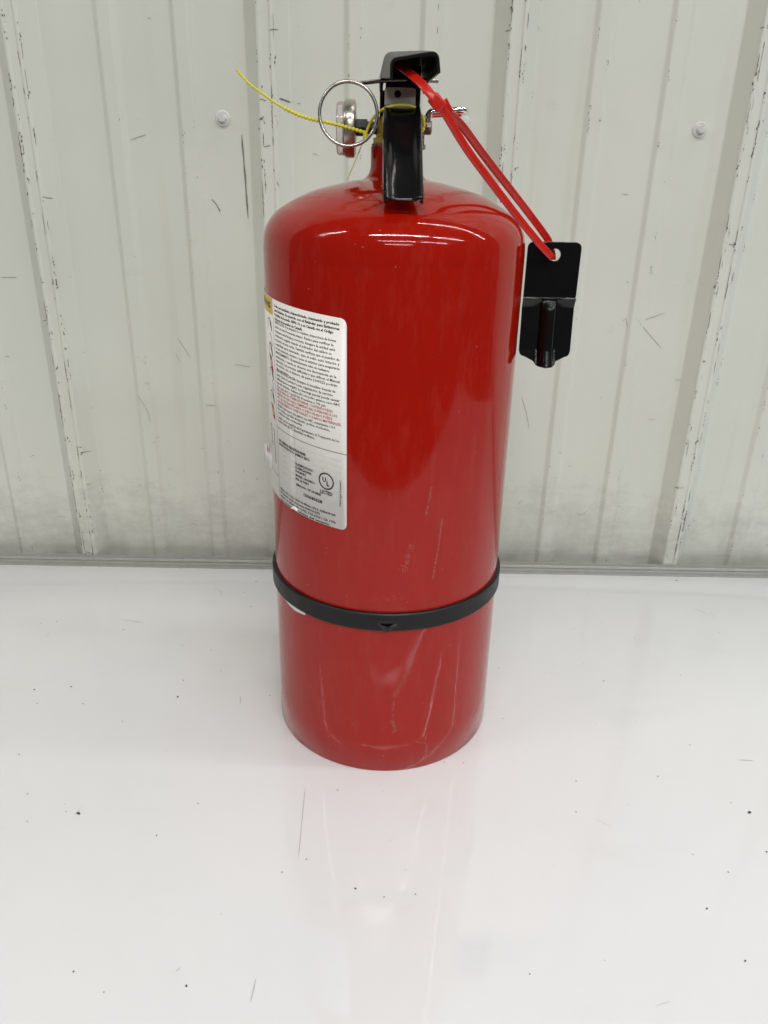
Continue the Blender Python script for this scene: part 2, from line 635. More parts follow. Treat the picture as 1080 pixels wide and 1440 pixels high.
onbl = lambda x, y: (x, y, 0.00035)
sp = [(-0.2192, -0.136, 2.0), (-0.2798, 0.0115, 1.3), (-0.3107, 0.0065, 1.4), (-0.1821, 0.0236, 1.0), (-0.1814, -0.0003, 1.6), (-0.1579, -0.1549, 1.0),
      (-0.1116, -0.2623, 1.2), (-0.1568, -0.2665, 0.8), (-0.263, -0.1182, 0.9), (-0.2877, -0.0762, 0.8), (0.2703, -0.1261, 1.8), (0.2663, -0.1617, 1.2),
      (0.2066, -0.2075, 1.2), (0.2052, 0.0329, 1.0), (0.103, -0.0235, 0.9), (0.2145, -0.09, 1.0), (0.2533, -0.0533, 0.8), (0.2321, -0.1794, 0.8),
      (-0.2283, -0.1348, 0.8), (-0.2316, -0.1274, 0.7), (-0.2604, -0.0123, 0.8), (-0.2194, -0.0349, 0.7), (-0.1449, 0.2118, 1.3), (-0.1418, 0.2388, 1.0),
      (-0.127, 0.2372, 1.2), (-0.1418, 0.1566, 1.0), (-0.1971, 0.0799, 0.7), (-0.2991, 0.1931, 0.8), (0.1981, 0.1218, 0.8), (0.2293, 0.1367, 0.7),
      (0.2566, 0.1075, 0.7), (0.1097, 0.0504, 0.9), (0.1928, 0.0609, 0.8), (0.1416, -0.1278, 0.9), (0.0854, -0.2526, 0.9), (0.064, -0.0783, 0.9),
      (0.0007, -0.2023, 0.9), (-0.0178, -0.1962, 1.2)]
geo = []
for x, y, s in sp:
    geo.append(blob_geo((x, y), 0.00060*s, onbl, 8, rnd.uniform(0.8, 1.7), rnd.uniform(0, 3)))
for i in range(65):
    geo.append(blob_geo((rnd.uniform(-0.75, 0.75), rnd.uniform(-0.55, 0.24)), 0.0008*rnd.random()**3+0.0002, onbl, 7, rnd.uniform(0.8, 2), rnd.uniform(0, 3)))
# grit caught along the back edge
for i in range(60):
    geo.append(blob_geo((rnd.uniform(-0.9, 0.9), 0.2412-abs(rnd.gauss(0, 0.006))), 0.0006*rnd.random()**2+0.0002, onbl, 7, rnd.uniform(0.8, 2), rnd.uniform(0, 3)))
o = link("dirt_specks", mesh("dirt_specks", *merge(geo)), M['speck'])
o["kind"] = "stuff"
o["label"] = "dark dirt specks scattered over the white tabletop"
o["category"] = "dirt"
scr = [[(-0.0587, -0.1091), (-0.058, -0.1435), (-0.0572, -0.1714)], [(-0.0729, -0.2576), (-0.0739, -0.2712)], [(-0.3357, 0.091), (-0.3334, 0.0975)],
       [(-0.1887, 0.1922), (-0.1802, 0.1892), (-0.1773, 0.1782)], [(-0.1266, 0.0021), (-0.1247, -0.0089)], [(0.3415, 0.168), (0.3511, 0.1549)],
       [(0.2872, -0.0702), (0.2985, -0.0708)], [(-0.1197, -0.2539), (-0.1175, -0.2513)], [(-0.2716, 0.1264), (-0.2478, 0.1202)]]
geo = [ribbon_geo(sub2(s, 6, 0.0001), 0.0005 if i else 0.00035, onbl) for i, s in enumerate(scr)]
for i in range(18):
    x, y, a, ln = rnd.uniform(-0.5, 0.5), rnd.uniform(-0.4, 0.23), rnd.uniform(0, 3.1), rnd.uniform(0.003, 0.02)
    geo.append(ribbon_geo(sub2([(x, y), (x+ln*math.cos(a), y+ln*math.sin(a))], 4, 0.0002), 0.00025, onbl))
o = link("scratches", mesh("scratches", *merge(geo)), M['scratch'], top)
o["kind"] = "stuff"

# ------------------------------------------------------------------ fire extinguisher
R = 0.089
ext = empty("fire_extinguisher", (0, 0, 0.0002), category="fire extinguisher",
            label="red steel fire extinguisher with black handles and white instruction label standing on the tabletop")
dome = [(0.0889, 0.380), (0.0883, 0.3865), (0.0866, 0.392), (0.0832, 0.3975), (0.0785, 0.4022), (0.0735, 0.4055), (0.064, 0.4108), (0.0503, 0.4160),
        (0.0313, 0.4206), (0.0222, 0.4222), (0.0190, 0.4240), (0.0172, 0.4275), (0.0167, 0.432), (0.0167, 0.4415)]
dp = [(p.x, p.y) for p in catmull([Vector((a, b)) for a, b in dome], 5)]
prof = [(0.0, 0.012), (0.0868, 0.012), (0.0868, 0.0006), (0.0874, 0.0), (0.0884, 0.0), (0.0890, 0.0008)]
prof += [(R, z) for z in (0.03, 0.08, 0.13, 0.2, 0.3, 0.35, 0.3735)] + [(R-0.00006, 0.3742), (R-0.00006, 0.3754), (R, 0.3762)] + dp + [(0.0, 0.4418)]
body = lathe("cylinder_body", prof, M['red'], ext, seg=160, caps=False, ang=40)


def cyl(phi_deg, z, off=0.0):
    a = math.radians(phi_deg)
    return ((R+off)*math.sin(a), -(R+off)*math.cos(a), z)


SH = 0.000125


def lz(phi, z):      # the label was stuck on slightly askew
    return z - SH*(phi+62)


def patch(name, p0, p1, z0, z1, off, mat, parent, corner=0.0, nseg=None, skew=True, jag=None):
    """piece of a cylinder shell with rounded corners and thickness"""
    n = nseg or max(4, int(abs(p1-p0)/1.0))
    vs, fs = [], []
    cd_ = math.degrees(corner/R)
    for i in range(n+1):
        ph = p0 + (p1-p0)*i/n
        cut = 0.0
        if corner:
            d = min(abs(p1-ph), 999)
            if d < cd_:
                q = 1-d/cd_
                cut = corner*(1-math.sqrt(max(0, 1-q*q)))
        za, zb = z0+cut, z1-cut
        if jag:
            za += jag(ph)
        if skew:
            za, zb = lz(ph, za), lz(ph, zb)
        for zz in (za, zb):
            vs.append(cyl(ph, zz, off))
    for i in range(n):
        fs.append((2*i, 2*i+2, 2*i+3, 2*i+1))
    me_ = mesh(name, vs, fs)
    o_ = link(name, me_, mat, parent, True)
    return o_


# rounded right corners need fine columns near the edge
def label_jag(ph):
    if -49.5 < ph < -46.0:
        return 0.0022*math.sin((ph+49.5)/3.5*math.pi) + 0.0005*math.sin(ph*9)
    return 0.0


label = patch("label", -170, -18.7, 0.2092, 0.3498, 0.00025, M['paper'], ext, corner=0.0042, nseg=460, jag=label_jag)
label["label"] = "white wrap-around label printed with instructions"
solid(label, 0.0002, 1.0)
OFF = 0.00055
hd = patch("label_header", -170, -62.0, 0.3388, 0.3496, 0.0005, M['yelink'], label, nseg=110)


def cylpoly(pts, off=OFF):
    return [cyl(a, lz(a, z), off) for a, z in pts]


def rule(p0, p1, z, th=0.00035):
    n = max(2, int(abs(p1-p0)/1.5))
    v, f = [], []
    for i in range(n+1):
        ph = p0+(p1-p0)*i/n
        v += cylpoly([(ph, z-th/2), (ph, z+th/2)])
    for i in range(n):
        f.append((2*i, 2*i+2, 2*i+3, 2*i+1))
    return v, f


def vrule(ph, z0, z1, th=0.0003):
    d = math.degrees(th/R)/2
    return cylpoly([(ph-d, z0), (ph+d, z0), (ph+d, z1), (ph-d, z1)]), [(0, 1, 2, 3)]


geo = [rule(-61.6, -18.7, 0.2634), vrule(-61.6, 0.2105, 0.3385), rule(-75, -61.6, 0.2262)]
link("printed_rule", mesh("printed_rule", *merge(geo)), M['ink'], label)

# printed text: (string, start angle, baseline, size, width in degrees or None, bold)
LINES = {'ink': [], 'redink': [], 'greyink': []}


def block(key, lines, z, dz, size, full, bold=0.0, p0=-60.0):
    for i, (s, frac) in enumerate(lines):
        LINES[key].append((s, p0, z-i*dz, size, full*frac, bold))


S = 0.0024
block('ink', [("Debe ser instalado, inspeccionado, mantenido y probado", 1.0), ("este Extintor de acuerdo con el Estándar para Extintores", 1.0),
              ("Portátiles de Incendio, NFPA 10, y en Canadá con el Código", 0.93), ("Nacional de Incendios de Canadá.", 0.53)], 0.3452, 0.00275, S, 38.3, 0.02)
block('ink', [("INSPECCIÓN. Si la situación lo requiere, inspeccione de forma", 0.96), ("visual con una frecuencia mayor. Revise para verificar la", 0.93),
              ("manguera esté limpia y correcta. Asegure la unidad esté", 0.95), ("totalmente cargada cuando el indicador del calibre se", 0.91),
              ("encuentre en área verde. También verifique que el pasador de", 1.0), ("seguridad esté insertado, que el sello esté intacto y", 1.0),
              ("no esté obstruido, levante o pese el extintor para asegurarse", 1.0)], 0.3348, 0.0028, S, 38.3)
block('ink', [("MANTENIMIENTO. El mantenimiento debe de realizarse", 0.88), ("anualmente o cuando se observe una discrepancia en la", 0.96),
              ("inspección. Las personas calificadas y que utilicen el Manual", 1.0), ("de servicio con el número de parte 2100222 podrán", 0.97), ("dar servicio.", 0.3)], 0.3152, 0.00272, S, 38.3)
block('ink', [("DESPUÉS DE RECARGAR. Recargue de inmediato después de", 0.95), ("usarlo. Envíe el extintor a una organización de servicio", 0.92),
              ("calificada para recargarlo. La descarga parcial puede causar", 1.0), ("fuga del contenido. Rellene sólo con polvo químico seco ABC", 1.0), ("Peso neto de 9.1 kg (20 lb). Presurice a 195 psi.", 0.83)], 0.3030, 0.0027, S, 38.3)
block('redink', [("PRECAUCIÓN. NO SE DEBE INCINERAR. CONTENIDOS BAJO", 0.92), ("PRESIÓN. NO EXPONGA A TEMPERATURAS SUPERIORES A LOS", 0.97),
                 ("49°C. EL USO INADECUADO O DESCUIDADO PUEDE", 0.91), ("CAUSAR HERIDAS CORPORALES O DAÑOS MATERIALES.", 1.02)], 0.2897, 0.00255, S, 38.3)
block('ink', [("PELIGRO. Evite respirar este químico seco ABC, contaminante, 1-0-0.", 0.95), ("No irrita, ventile después. polvo molesto,", 0.88), ("contiene mica moscovita.", 0.5)], 0.2793, 0.0026, S, 38.3)
block('ink', [("Cumple con los requisitos del Departamento de Transporte de los", 0.99), ("Estados Unidos (DOT). Ensamblado en México.", 0.68)], 0.2708, 0.0026, S, 38.3)
block('ink', [("DRY CHEMICAL FIRE EXTINGUISHER", 0.90), ("EXTINTOR DE POLVO QUÍMICO SECO", 1.0)], 0.2540, 0.0026, 0.0024, 23.0, 0.03)
block('ink', [("CLASSIFICATION /", 0.95), ("CLASIFICACIÓN:", 0.86), ("10-A:80-B:C", 0.6)], 0.2446, 0.0026, 0.0023, 12.0, 0.03, p0=-46.5)
block('ink', [("MODEL / MODELO:", 1.0), ("PRO 20 TCM-1", 0.7)], 0.2363, 0.0027, 0.0023, 12.0, 0.03, p0=-46.3)
block('ink', [("SERIAL NO. / N° DE SERIE:", 1.0)], 0.2295, 0.002, 0.0022, 15.0, 0.03, p0=-46.0)
block('ink', [("130640628", 1.0)], 0.2242, 0.002, 0.0032, 11.0, 0.025, p0=-41.5)
block('ink', [("Mebane, N.C., U.S.A. Hecho en México, 272 S. AVENUE 200", 1.0), ("Este producto cumple con la norma NOM-100-STPS", 0.78),
              ("número de patente No. 5,992, TCS 4,729 / CA 1732", 1.0), ("Vea manual de piezas del usuario.", 0.93)], 0.2178, 0.0027, 0.0021, 36.5, 0.022, p0=-60.3)
LINES['ink'].append(("LISTED", -31.6, 0.2318, 0.0036, 6.4, 0.02))
LINES['ink'].append(("INSTRUCTIONS", -103.0, 0.3425, 0.0056, 38.5, 0.02))
block('greyink', [("ABC  ABC  ABC  ABC  ABC  ABC", 1.0)]*7, 0.2575, 0.0042, 0.0020, 36.0, 0.0, p0=-57.0)


def text_mesh(jobs):
    """wrap lines of built-in font round the cylinder; jobs: (string, angle, z, size, width_deg, bold)"""
    objs = []
    for s, *_rest in jobs:
        cu = bpy.data.curves.new("tmp_text", 'FONT')
        cu.body = s
        cu.size = 1.0
        cu.resolution_u = 1
        cu.offset = _rest[4] + 0.018
        ob = bpy.data.objects.new("tmp_text", cu)
        C.objects.link(ob)
        objs.append(ob)
    bpy.context.view_layer.update()
    dg = bpy.context.evaluated_depsgraph_get()
    out = []
    for ob in objs:
        m_ = bpy.data.meshes.new_from_object(ob.evaluated_get(dg))
        out.append(([tuple(v.co) for v in m_.vertices], [tuple(p.vertices) for p in m_.polygons]))
        bpy.data.meshes.remove(m_)
    for ob in objs:
        cu = ob.data
        bpy.data.objects.remove(ob)
        bpy.data.curves.remove(cu)
    return out


for key, nm, off in (('ink', 'printed_text', OFF), ('redink', 'printed_warning', OFF), ('greyink', 'printed_watermark', OFF-0.00004)):
    jobs = LINES[key]
    geo = []
    for (s, p0, z, size, wdeg, bold), (v, f) in zip(jobs, text_mesh(jobs)):
        if not v:
            continue
        xm = max(q[0] for q in v)
        kx = wdeg/xm
        geo.append((cylpoly([(p0+q[0]*kx, z+q[1]*size) for q in v], off), f))
    if key == 'ink':
        # certification mark: ring with two stepped letters, and a sideways part number
        vj = text_mesh([("U", 0, 0, 0, 0, 0.03), ("L", 0, 0, 0, 0, 0.03), ("Label P/N 2100000C", 0, 0, 0, 0, 0.0)])
        uc, zc = -28.4, 0.2413
        deg = math.degrees(1/R)
        for (v, f), (dx, dz_) in zip(vj[:2], ((-0.0030, -0.0008), (0.0002, -0.0030))):
            geo.append((cylpoly([(uc+(dx+q[0]*0.0042)*deg, zc+dz_+q[1]*0.0046) for q in v]), f))
        v, f = [], []
        for i in range(48):
            a = 2*math.pi*i/48
            for rr in (0.0050, 0.0060):
                v.append((uc+rr*math.cos(a)*deg, zc+rr*math.sin(a)))
        for i in range(48):
            j = (i+1) % 48
            f.append((2*i, 2*j, 2*j+1, 2*i+1))
        geo.append((cylpoly(v), f))
        v, f = vj[2]
        xm = max(q[0] for q in v)
        geo.append((cylpoly([(-21.9-q[1]*0.0020*deg*-1, 0.2262+q[0]/xm*0.0185) for q in v]), f))
    link(nm, mesh(nm, *merge(geo)), M[key], label)

# pictograms down the left column
geo_r, geo_k = [], []
for i, (za, zb) in enumerate(((0.318, 0.3275), (0.300, 0.312), (0.287, 0.2955), (0.2665, 0.2775))):
    geo_r.append((cylpoly([(-69.5 if i % 2 else -73, zb), (-65.5, zb-0.0015), (-63.5, za), (-66.5, za+0.001)]), [(0, 1, 2, 3)]))
for i, zc in enumerate((0.3318, 0.3150, 0.2985, 0.2825)):
    v, f = [], []
    for j in range(15):
        a = math.radians(20+200*j/14)
        for rr in (0.0036, 0.0042):
            v.append((-67.0+rr*math.cos(a)*deg, zc+rr*math.sin(a)))
    for j in range(14):
        f.append((2*j, 2*j+2, 2*j+3, 2*j+1))
    geo_k.append((cylpoly(v), f))
    geo_k.append((cylpoly([(-67, zc+0.003), (-64.5, zc+0.001), (-63.6, zc-0.004), (-64.4, zc-0.004), (-66, zc)]), [(0, 1, 2, 3, 4)]))
for a, b in (((-72, 0.2600), (-66.5, 0.2580)), ((-66.5, 0.2580), (-65.5, 0.2335)), ((-72, 0.2600), (-69.5, 0.2450))):
    geo_k.append((cylpoly([a, (a[0]+0.6, a[1]+0.0006), (b[0]+0.6, b[1]+0.0006), b]), [(0, 1, 2, 3)]))
link("printed_pictogram", mesh("printed_pictogram", *merge(geo_r)), M['redink'], label)
link("printed_pictogram", mesh("printed_pictogram", *merge(geo_k)), M['ink'], label)

# torn flap of label lifting off at the silhouette, and the curled nick on the lower edge
v, f = [], []
for i in range(7):
    t = i/6
    ph = -84+9*t
    lift = 0.0045*(1-t)**1.3 + 0.0004
    for zz in (0.2245+0.002*math.sin(t*7), 0.2405-0.0012*math.cos(t*9)):
        v.append(cyl(ph, zz, lift + 0.0004*math.sin(zz*900)))
for i in range(6):
    f.append((2*i, 2*i+2, 2*i+3, 2*i+1))
fl = link("torn_flap", mesh("torn_flap", v, f), M['paper'], label, True)
fl["label"] = "torn curl of label lifting off the cylinder"
solid(fl, 0.0002, 0)
v, f = blob_geo((0, 0), 1, lambda a, b: cyl(-79.5+a*3.5, 0.2385+b*0.0040, 0.0030), 9)
o = link("printed_spot", mesh("printed_spot", v, f), M['redink'], label)
v = [cyl(-76.6, 0.2425, 0.0019), cyl(-74.6, 0.2405, 0.0017), cyl(-73.8, 0.2370, 0.0017), cyl(-75.0, 0.2378, 0.0017)]
link("printed_spot", mesh("printed_spot", v, [(0, 1, 2, 3)]), M['ink'], label)
v, f = [], []
for i in range(6):
    t = i/5
    ph = -49.4+4.4*t
    for q, lift in ((0.0, 0.0004), (0.6, 0.0016), (1.0, 0.0022)):
        v.append(cyl(ph, lz(ph, 0.2120+0.0008*math.sin(t*3.1)-q*0.0021*(1-0.4*t)), lift))
for i in range(5):
    for j in range(2):
        f.append((3*i+j, 3*i+3+j, 3*i+4+j, 3*i+1+j))
nk = link("curled_nick", mesh("curled_nick", v, f), M['paper'], label, True)
solid(nk, 0.00015, 0)

# strap round the lower body
sz0, sz1 = 0.1290, 0.1430
strap = lathe("strap", [(R+0.0001, sz0), (R+0.0020, sz0+0.0001), (R+0.0026, sz0+0.0008), (R+0.0026, sz1-0.0008), (R+0.0020, sz1-0.0001), (R+0.0001, sz1), (R+0.0001, sz0)],
              M['strap'], ext, seg=160, caps=False, ang=35)
slot = patch("slot", -4.4, 4.6, 0.1338, 0.1382, 0.00275, M['black'], strap, nseg=12, skew=False)
v, f = [], []
tabpts = [(-4.2, 0.1358, 0.0032), (-2.0, 0.1346, 0.0058), (0.6, 0.1336, 0.0078), (1.5, 0.1344, 0.0066), (4.4, 0.1358, 0.0030)]
for ph, zt, oo in tabpts:
    v += [cyl(ph, zt, oo*0.6), cyl(ph, zt-0.0016, oo), cyl(ph, max(0.1288, zt-0.0048+abs(ph-0.6)*0.0006), 0.0022)]
for i in range(len(tabpts)-1):
    for j in range(2):
        f.append((3*i+j, 3*i+3+j, 3*i+4+j, 3*i+1+j))
tb = link("tab", mesh("tab", v, f), M['strap'], strap, False)
solid(tb, 0.0010, 0, 0.0002)
ps = patch("paper_remnant", -61.5, -42.0, 0.1258, 0.1300, 0.0004, M['paper'], ext, nseg=24, skew=False,
           jag=lambda ph: -0.0012 + 0.0022*abs((ph+50)/10)**1.5 if ph > -60.8 else 0.0025)
solid(ps, 0.0002, 1)

# pale grainy scuffs in the paint, with reflected streaks painted in too
geo = []


def grain(pts, wid, dens, size=0.00014):
    for (a, za), (b, zb) in zip(pts, pts[1:]):
        ln = math.hypot((b-a)*math.pi/180*R, zb-za)
        for i in range(int(ln*dens*1.8)):
            t = rnd.random()
            ph = a+(b-a)*t + rnd.gauss(0, wid)/R*57.3
            z = za+(zb-za)*t + rnd.gauss(0, wid)
            if z < 0.002:
                continue
            geo.append(blob_geo((ph, z), 1.0, lambda u_, v_, p_=ph, z_=z, s_=size*rnd.uniform(0.5, 1.4):
                                cyl(p_+(u_-p_)*s_/R*57.3, z_+(v_-z_)*s_*1.8, 0.00012), 5))


grain([(17.5, 0.1274), (15.0, 0.116), (11.0, 0.0953)], 0.0006, 7000)
grain([(12.5, 0.103), (8.5, 0.085), (4.7, 0.0708)], 0.0013, 9000)
grain([(4.3, 0.068), (4.1, 0.052)], 0.0006, 2500)
grain([(4.0, 0.0493), (5.2, 0.041), (5.0, 0.0378)], 0.0010, 9000)
grain([(21.9, 0.032), (21.0, 0.025)], 0.0004, 5000)
grain([(16.0, 0.0262), (22.0, 0.0230)], 0.0004, 4000)
grain([(22.1, 0.0214), (21.9, 0.005)], 0.0005, 6000)
grain([(10.4, 0.1964), (6.7, 0.175)], 0.0013, 5500)
grain([(23.8, 0.2126), (22.5, 0.19), (20.5, 0.1671)], 0.0004, 5000)
grain([(17.9, 0.237), (16.0, 0.2168)], 0.0005, 5000)
grain([(-6, 0.154), (8, 0.156)], 0.0016, 1500)
sc = link("scuff_marks", mesh("scuff_marks", *merge(geo)), M['scuff_glint'], body)
sc["kind"] = "stuff"

# ---- valve
VX = 0.0015
valve = lathe("valve_body", [(0.0150, 0.4415), (0.0165, 0.4425), (0.0165, 0.4468), (0.0145, 0.4475), (0.0150, 0.4485), (0.0158, 0.4585), (0.0120, 0.4600), (0.0110, 0.4740)],
              M['brass'], ext, origin=(VX-0.0002, 0.0, 0), seg=8, caps=True, ang=20)
lathe("collar", [(0.0165, 0.4405), (0.0176, 0.4410), (0.0176, 0.4432), (0.0165, 0.4437)], M['rust'], ext, origin=(VX, 0, 0), seg=40)
# gauge, facing left
gauge = lathe("pressure_gauge", [(0.004, -0.0262), (0.0150, -0.0264), (0.0168, -0.0272), (0.0172, -0.0285), (0.0172, -0.0322), (0.0166, -0.0335), (0.0150, -0.0338)],
              M['cup'], ext, origin=(0, 0, 0.4518), axis='X', seg=56)
lathe("gauge_lens", [(0.0158, -0.0337), (0.0158, -0.0374), (0.0150, -0.0386), (0.004, -0.0391)], M['clear'], gauge, origin=(0, 0, 0.4518), axis='X', seg=56)
lathe("gauge_dial", [(0.0146, -0.0340), (0.0146, -0.0346)], M['redink'], gauge, origin=(0, 0, 0.4518), axis='X', seg=40)
lathe("gauge_stem", [(0.0056, -0.0262), (0.0056, -0.0192), (0.0042, -0.0190), (0.0042, -0.0120)], M['hexblack'], gauge, origin=(0, 0, 0.4526), axis='X', seg=6, ang=20)
# outlet side: zinc tab, rusty nut, bent wire clip
bevel_box("outlet_tab", (0.0150, -0.0105, 0.4425), (0.0176, 0.009, 0.4600), M['rust'], ext, 0.0007)
lathe("outlet_nut", [(0.0038, 0.0174), (0.0046, 0.0178), (0.0046, 0.0215), (0.0036, 0.0222)], M['rust'], ext, origin=(0, -0.007, 0.4530), axis='X', seg=6, ang=20)
pth = catmull([(0.0192, -0.008, 0.4555), (0.0197, -0.008, 0.4592), (0.0216, -0.008, 0.4618), (0.0275, -0.008, 0.4625), (0.0395, -0.0078, 0.4634), (0.0432, -0.005, 0.4634),
               (0.0440, 0.000, 0.4632), (0.0432, 0.005, 0.4630), (0.0395, 0.0075, 0.4628), (0.0275, 0.008, 0.4622), (0.0216, 0.008, 0.4614), (0.0180, 0.008, 0.4580)], 6)
tube("hose_clip", pth, 0.0022, M['chrome'], ext, 14)


# ---- plate with a hole
def holed(name, outline, hc, hr, n, y, mat, parent, th):
    """outline: convex 2d (x, z) loop; ring of quads from the hole to it"""
    ring, outer = [], []
    for i in range(n):
        a = 2*math.pi*i/n
        d = Vector((math.cos(a), math.sin(a)))
        best = None
        for (p, q) in zip(outline, outline[1:]+outline[:1]):
            p, q = Vector(p), Vector(q)
            e = q-p
            den = d.x*e.y - d.y*e.x
            if abs(den) < 1e-12:
                continue
            w_ = p-Vector(hc)
            t = (w_.x*e.y - w_.y*e.x)/den
            s_ = (w_.x*d.y - w_.y*d.x)/den
            if t > 0 and -1e-6 <= s_ <= 1+1e-6:
                best = t if best is None else min(best, t)
        ring.append((hc[0]+hr*d.x, y, hc[1]+hr*d.y))
        outer.append((hc[0]+best*d.x, y, hc[1]+best*d.y))
    vs = ring+outer
    fs = [(i, (i+1) % n, n+(i+1) % n, n+i) for i in range(n)]
    return vs, fs


def rrect(x0, x1, z0, z1, r, n=6, lower=True):
    pts = []
    for cx, cz, a0 in ((x1-r, z1-r, 0), (x0+r, z1-r, 90), (x0+r, z0+r, 180), (x1-r, z0+r, 270)):
        for i in range(n+1):
            a = math.radians(a0+90*i/n)
            pts.append((cx+r*math.cos(a), cz+r*math.sin(a)))
    return pts


v, f = holed("plate", rrect(-0.0083, 0.0107, 0.4615, 0.4737, 0.0012), (-0.0003, 0.4702), 0.0021, 48, -0.0225, None, None, 0)
me = mesh("steel_plate", v, f)
pl = link("steel_plate", me, M['plate'], ext)
solid(pl, 0.0016, -1 if me.polygons[0].normal.y < 0 else 1)
bevel_box("hinge_block", (-0.0078, -0.0185, 0.4610), (0.0138, 0.0095, 0.4862), M['blackmatte'], ext, 0.0008)


# ---- handles
def channel(name, sections, mat, parent, th, off=-1.0, sub=4, bev=0.0003, rc=0.0026):
    """sections: lists of 3d corner points; corners rounded, lofted along the length"""
    rows = []
    m_ = len(sections[0])
    cols = [catmull([s[i] for s in sections], sub) for i in range(m_)]
    for r_ in range(len(cols[0])):
        pts = [cols[i][r_] for i in range(m_)]
        row = [pts[0]]
        for i in range(1, m_-1):
            p, a, b = pts[i], pts[i-1], pts[i+1]
            d1, d2 = a-p, b-p
            s = p+d1.normalized()*min(rc, d1.length*0.45)
            e = p+d2.normalized()*min(rc, d2.length*0.45)
            for j in range(5):
                t = j/4
                row.append((1-t)**2*s+2*t*(1-t)*p+t*t*e)
        row.append(pts[-1])
        rows.append(row)
    n = len(rows[0])
    vs = [p for row in rows for p in row]
    fs = [(i*n+j, i*n+j+1, (i+1)*n+j+1, (i+1)*n+j) for i in range(len(rows)-1) for j in range(n-1)]
    me_ = mesh(name, vs, fs)
    for p in me_.polygons:
        p.use_smooth = True
    o_ = link(name, me_, mat, parent)
    solid(o_, th, off, bev)
    return o_


V = Vector
upper = channel("upper_lever", [
    [V((-0.0102, 0.012, 0.4740)), V((-0.0078, 0.012, 0.4850)), V((0.0142, 0.012, 0.4860)), V((0.0166, 0.012, 0.4735))],
    [V((-0.0104, -0.004, 0.4775)), V((-0.0074, -0.004, 0.4915)), V((0.0144, -0.004, 0.4925)), V((0.0168, -0.004, 0.4760))],
    [V((-0.0102, -0.013, 0.4788)), V((-0.0070, -0.013, 0.4920)), V((0.0150, -0.013, 0.4930)), V((0.0172, -0.013, 0.4768))],
    [V((-0.0070, -0.036, 0.4766)), V((-0.0055, -0.036, 0.4880)), V((0.0174, -0.038, 0.4898)), V((0.0192, -0.038, 0.4770))],
    [V((-0.0038, -0.062, 0.4738)), V((-0.0040, -0.062, 0.4824)), V((0.0197, -0.066, 0.4858)), V((0.0212, -0.064, 0.4768))],
], M['blackmatte'], ext, 0.0016, off=-1.0)
for x0, x1 in ((-0.0112, -0.0094), (0.0116, 0.0136)):
    pts = [(-0.021, 0.4745), (-0.0205, 0.4690), (-0.017, 0.4655), (-0.008, 0.4560), (0.006, 0.4530), (0.010, 0.4560), (0.010, 0.4760), (-0.016, 0.4790)]
    vs = [(x0, a, b) for a, b in pts]+[(x1, a, b) for a, b in pts]
    n = len(pts)
    me = mesh("hinge_cheek", vs, [tuple(range(n)), tuple(range(n, 2*n))[::-1]]+[(i, n+i, n+(i+1) % n, (i+1) % n) for i in range(n)])
    fix_normals(me)
    link("hinge_cheek", me, M['blackmatte'], ext)

path = [(0.006, 0.4632), (-0.020, 0.4632), (-0.0335, 0.4608), (-0.0425, 0.4550), (-0.0500, 0.4470), (-0.0680, 0.4285), (-0.0780, 0.4162), (-0.0818, 0.4112)]
cx = [0.0020, 0.0024, 0.0025, 0.0026, 0.0027, 0.0030, 0.0034, 0.0036]
hw = [0.0098, 0.0099, 0.0100, 0.0101, 0.0102, 0.0103, 0.0104, 0.0103]
fl_ = [0.004, 0.005, 0.007, 0.008, 0.008, 0.006, 0.0022, 0.0002]
pp = catmull([(0, a, b) for a, b in path], 6)
rows = []
for i, p in enumerate(pp):
    t = i/6
    k0 = min(int(t), len(path)-2)
    q = t-k0
    lerp = lambda l: l[k0]+(l[k0+1]-l[k0])*q
    c_, h_, fz = lerp(cx), lerp(hw), lerp(fl_)
    tg = (pp[min(i+1, len(pp)-1)]-pp[max(i-1, 0)]).normalized()
    nr = V((0, tg.z, -tg.y))
    if nr.y > 0 or (abs(nr.y) < 0.3 and nr.z < 0):
        nr = -nr
    lip = 0.0010 if t > 4.4 else 0.0004
    sec = [(-h_, -fz), (-h_-0.0002, -0.0012), (-h_+0.0001, 0.0001+lip*0.5), (-h_+0.0008, lip), (-h_+0.0018, lip*0.6), (-h_+0.0030, -0.0008), (-h_*0.4, -0.0012)]
    sec = sec + [(0, -0.0012)] + [(-a, b) for a, b in sec[::-1]]
    rows.append([V((c_+a, p.y, p.z))+nr*b for a, b in sec])
# turned-up lip closing the near end
last = rows[-1]
rows.append([q_+V((0, -0.0016, -0.0006))+V((0, -0.3, 0.9))*0.0014 for q_ in last])
n = len(rows[0])
vs = [p for row in rows for p in row]
fs = [(i*n+j, i*n+j+1, (i+1)*n+j+1, (i+1)*n+j) for i in range(len(rows)-1) for j in range(n-1)]
me = mesh("carry_handle", vs, fs)
autosmooth(me, 50)
ch = link("carry_handle", me, M['black'], ext)
solid(ch, 0.0013, -1, 0.0002)

# ---- safety pin with its split ring
pin = tube("safety_pin", [(-0.0225, -0.0290, 0.4749), (-0.0180, -0.0255, 0.4758), (-0.0110, -0.0205, 0.4772), (0.0, -0.018, 0.4780), (0.0150, -0.0160, 0.4786), (0.0246, -0.014, 0.4786)],
           0.00125, M['ring'], ext, 14)
rpts = []
for i in range(0, 131):
    a = math.radians(132) - 2*math.pi*1.55*i/130
    rr = 0.0174
    rpts.append((-0.0300+rr*math.cos(a), -0.0345+0.0019*(i/130-0.5)+0.0016*math.sin(a), 0.4577+rr*math.sin(a)))
tube("pull_ring", rpts, 0.00105, M['ring'], pin, 12)

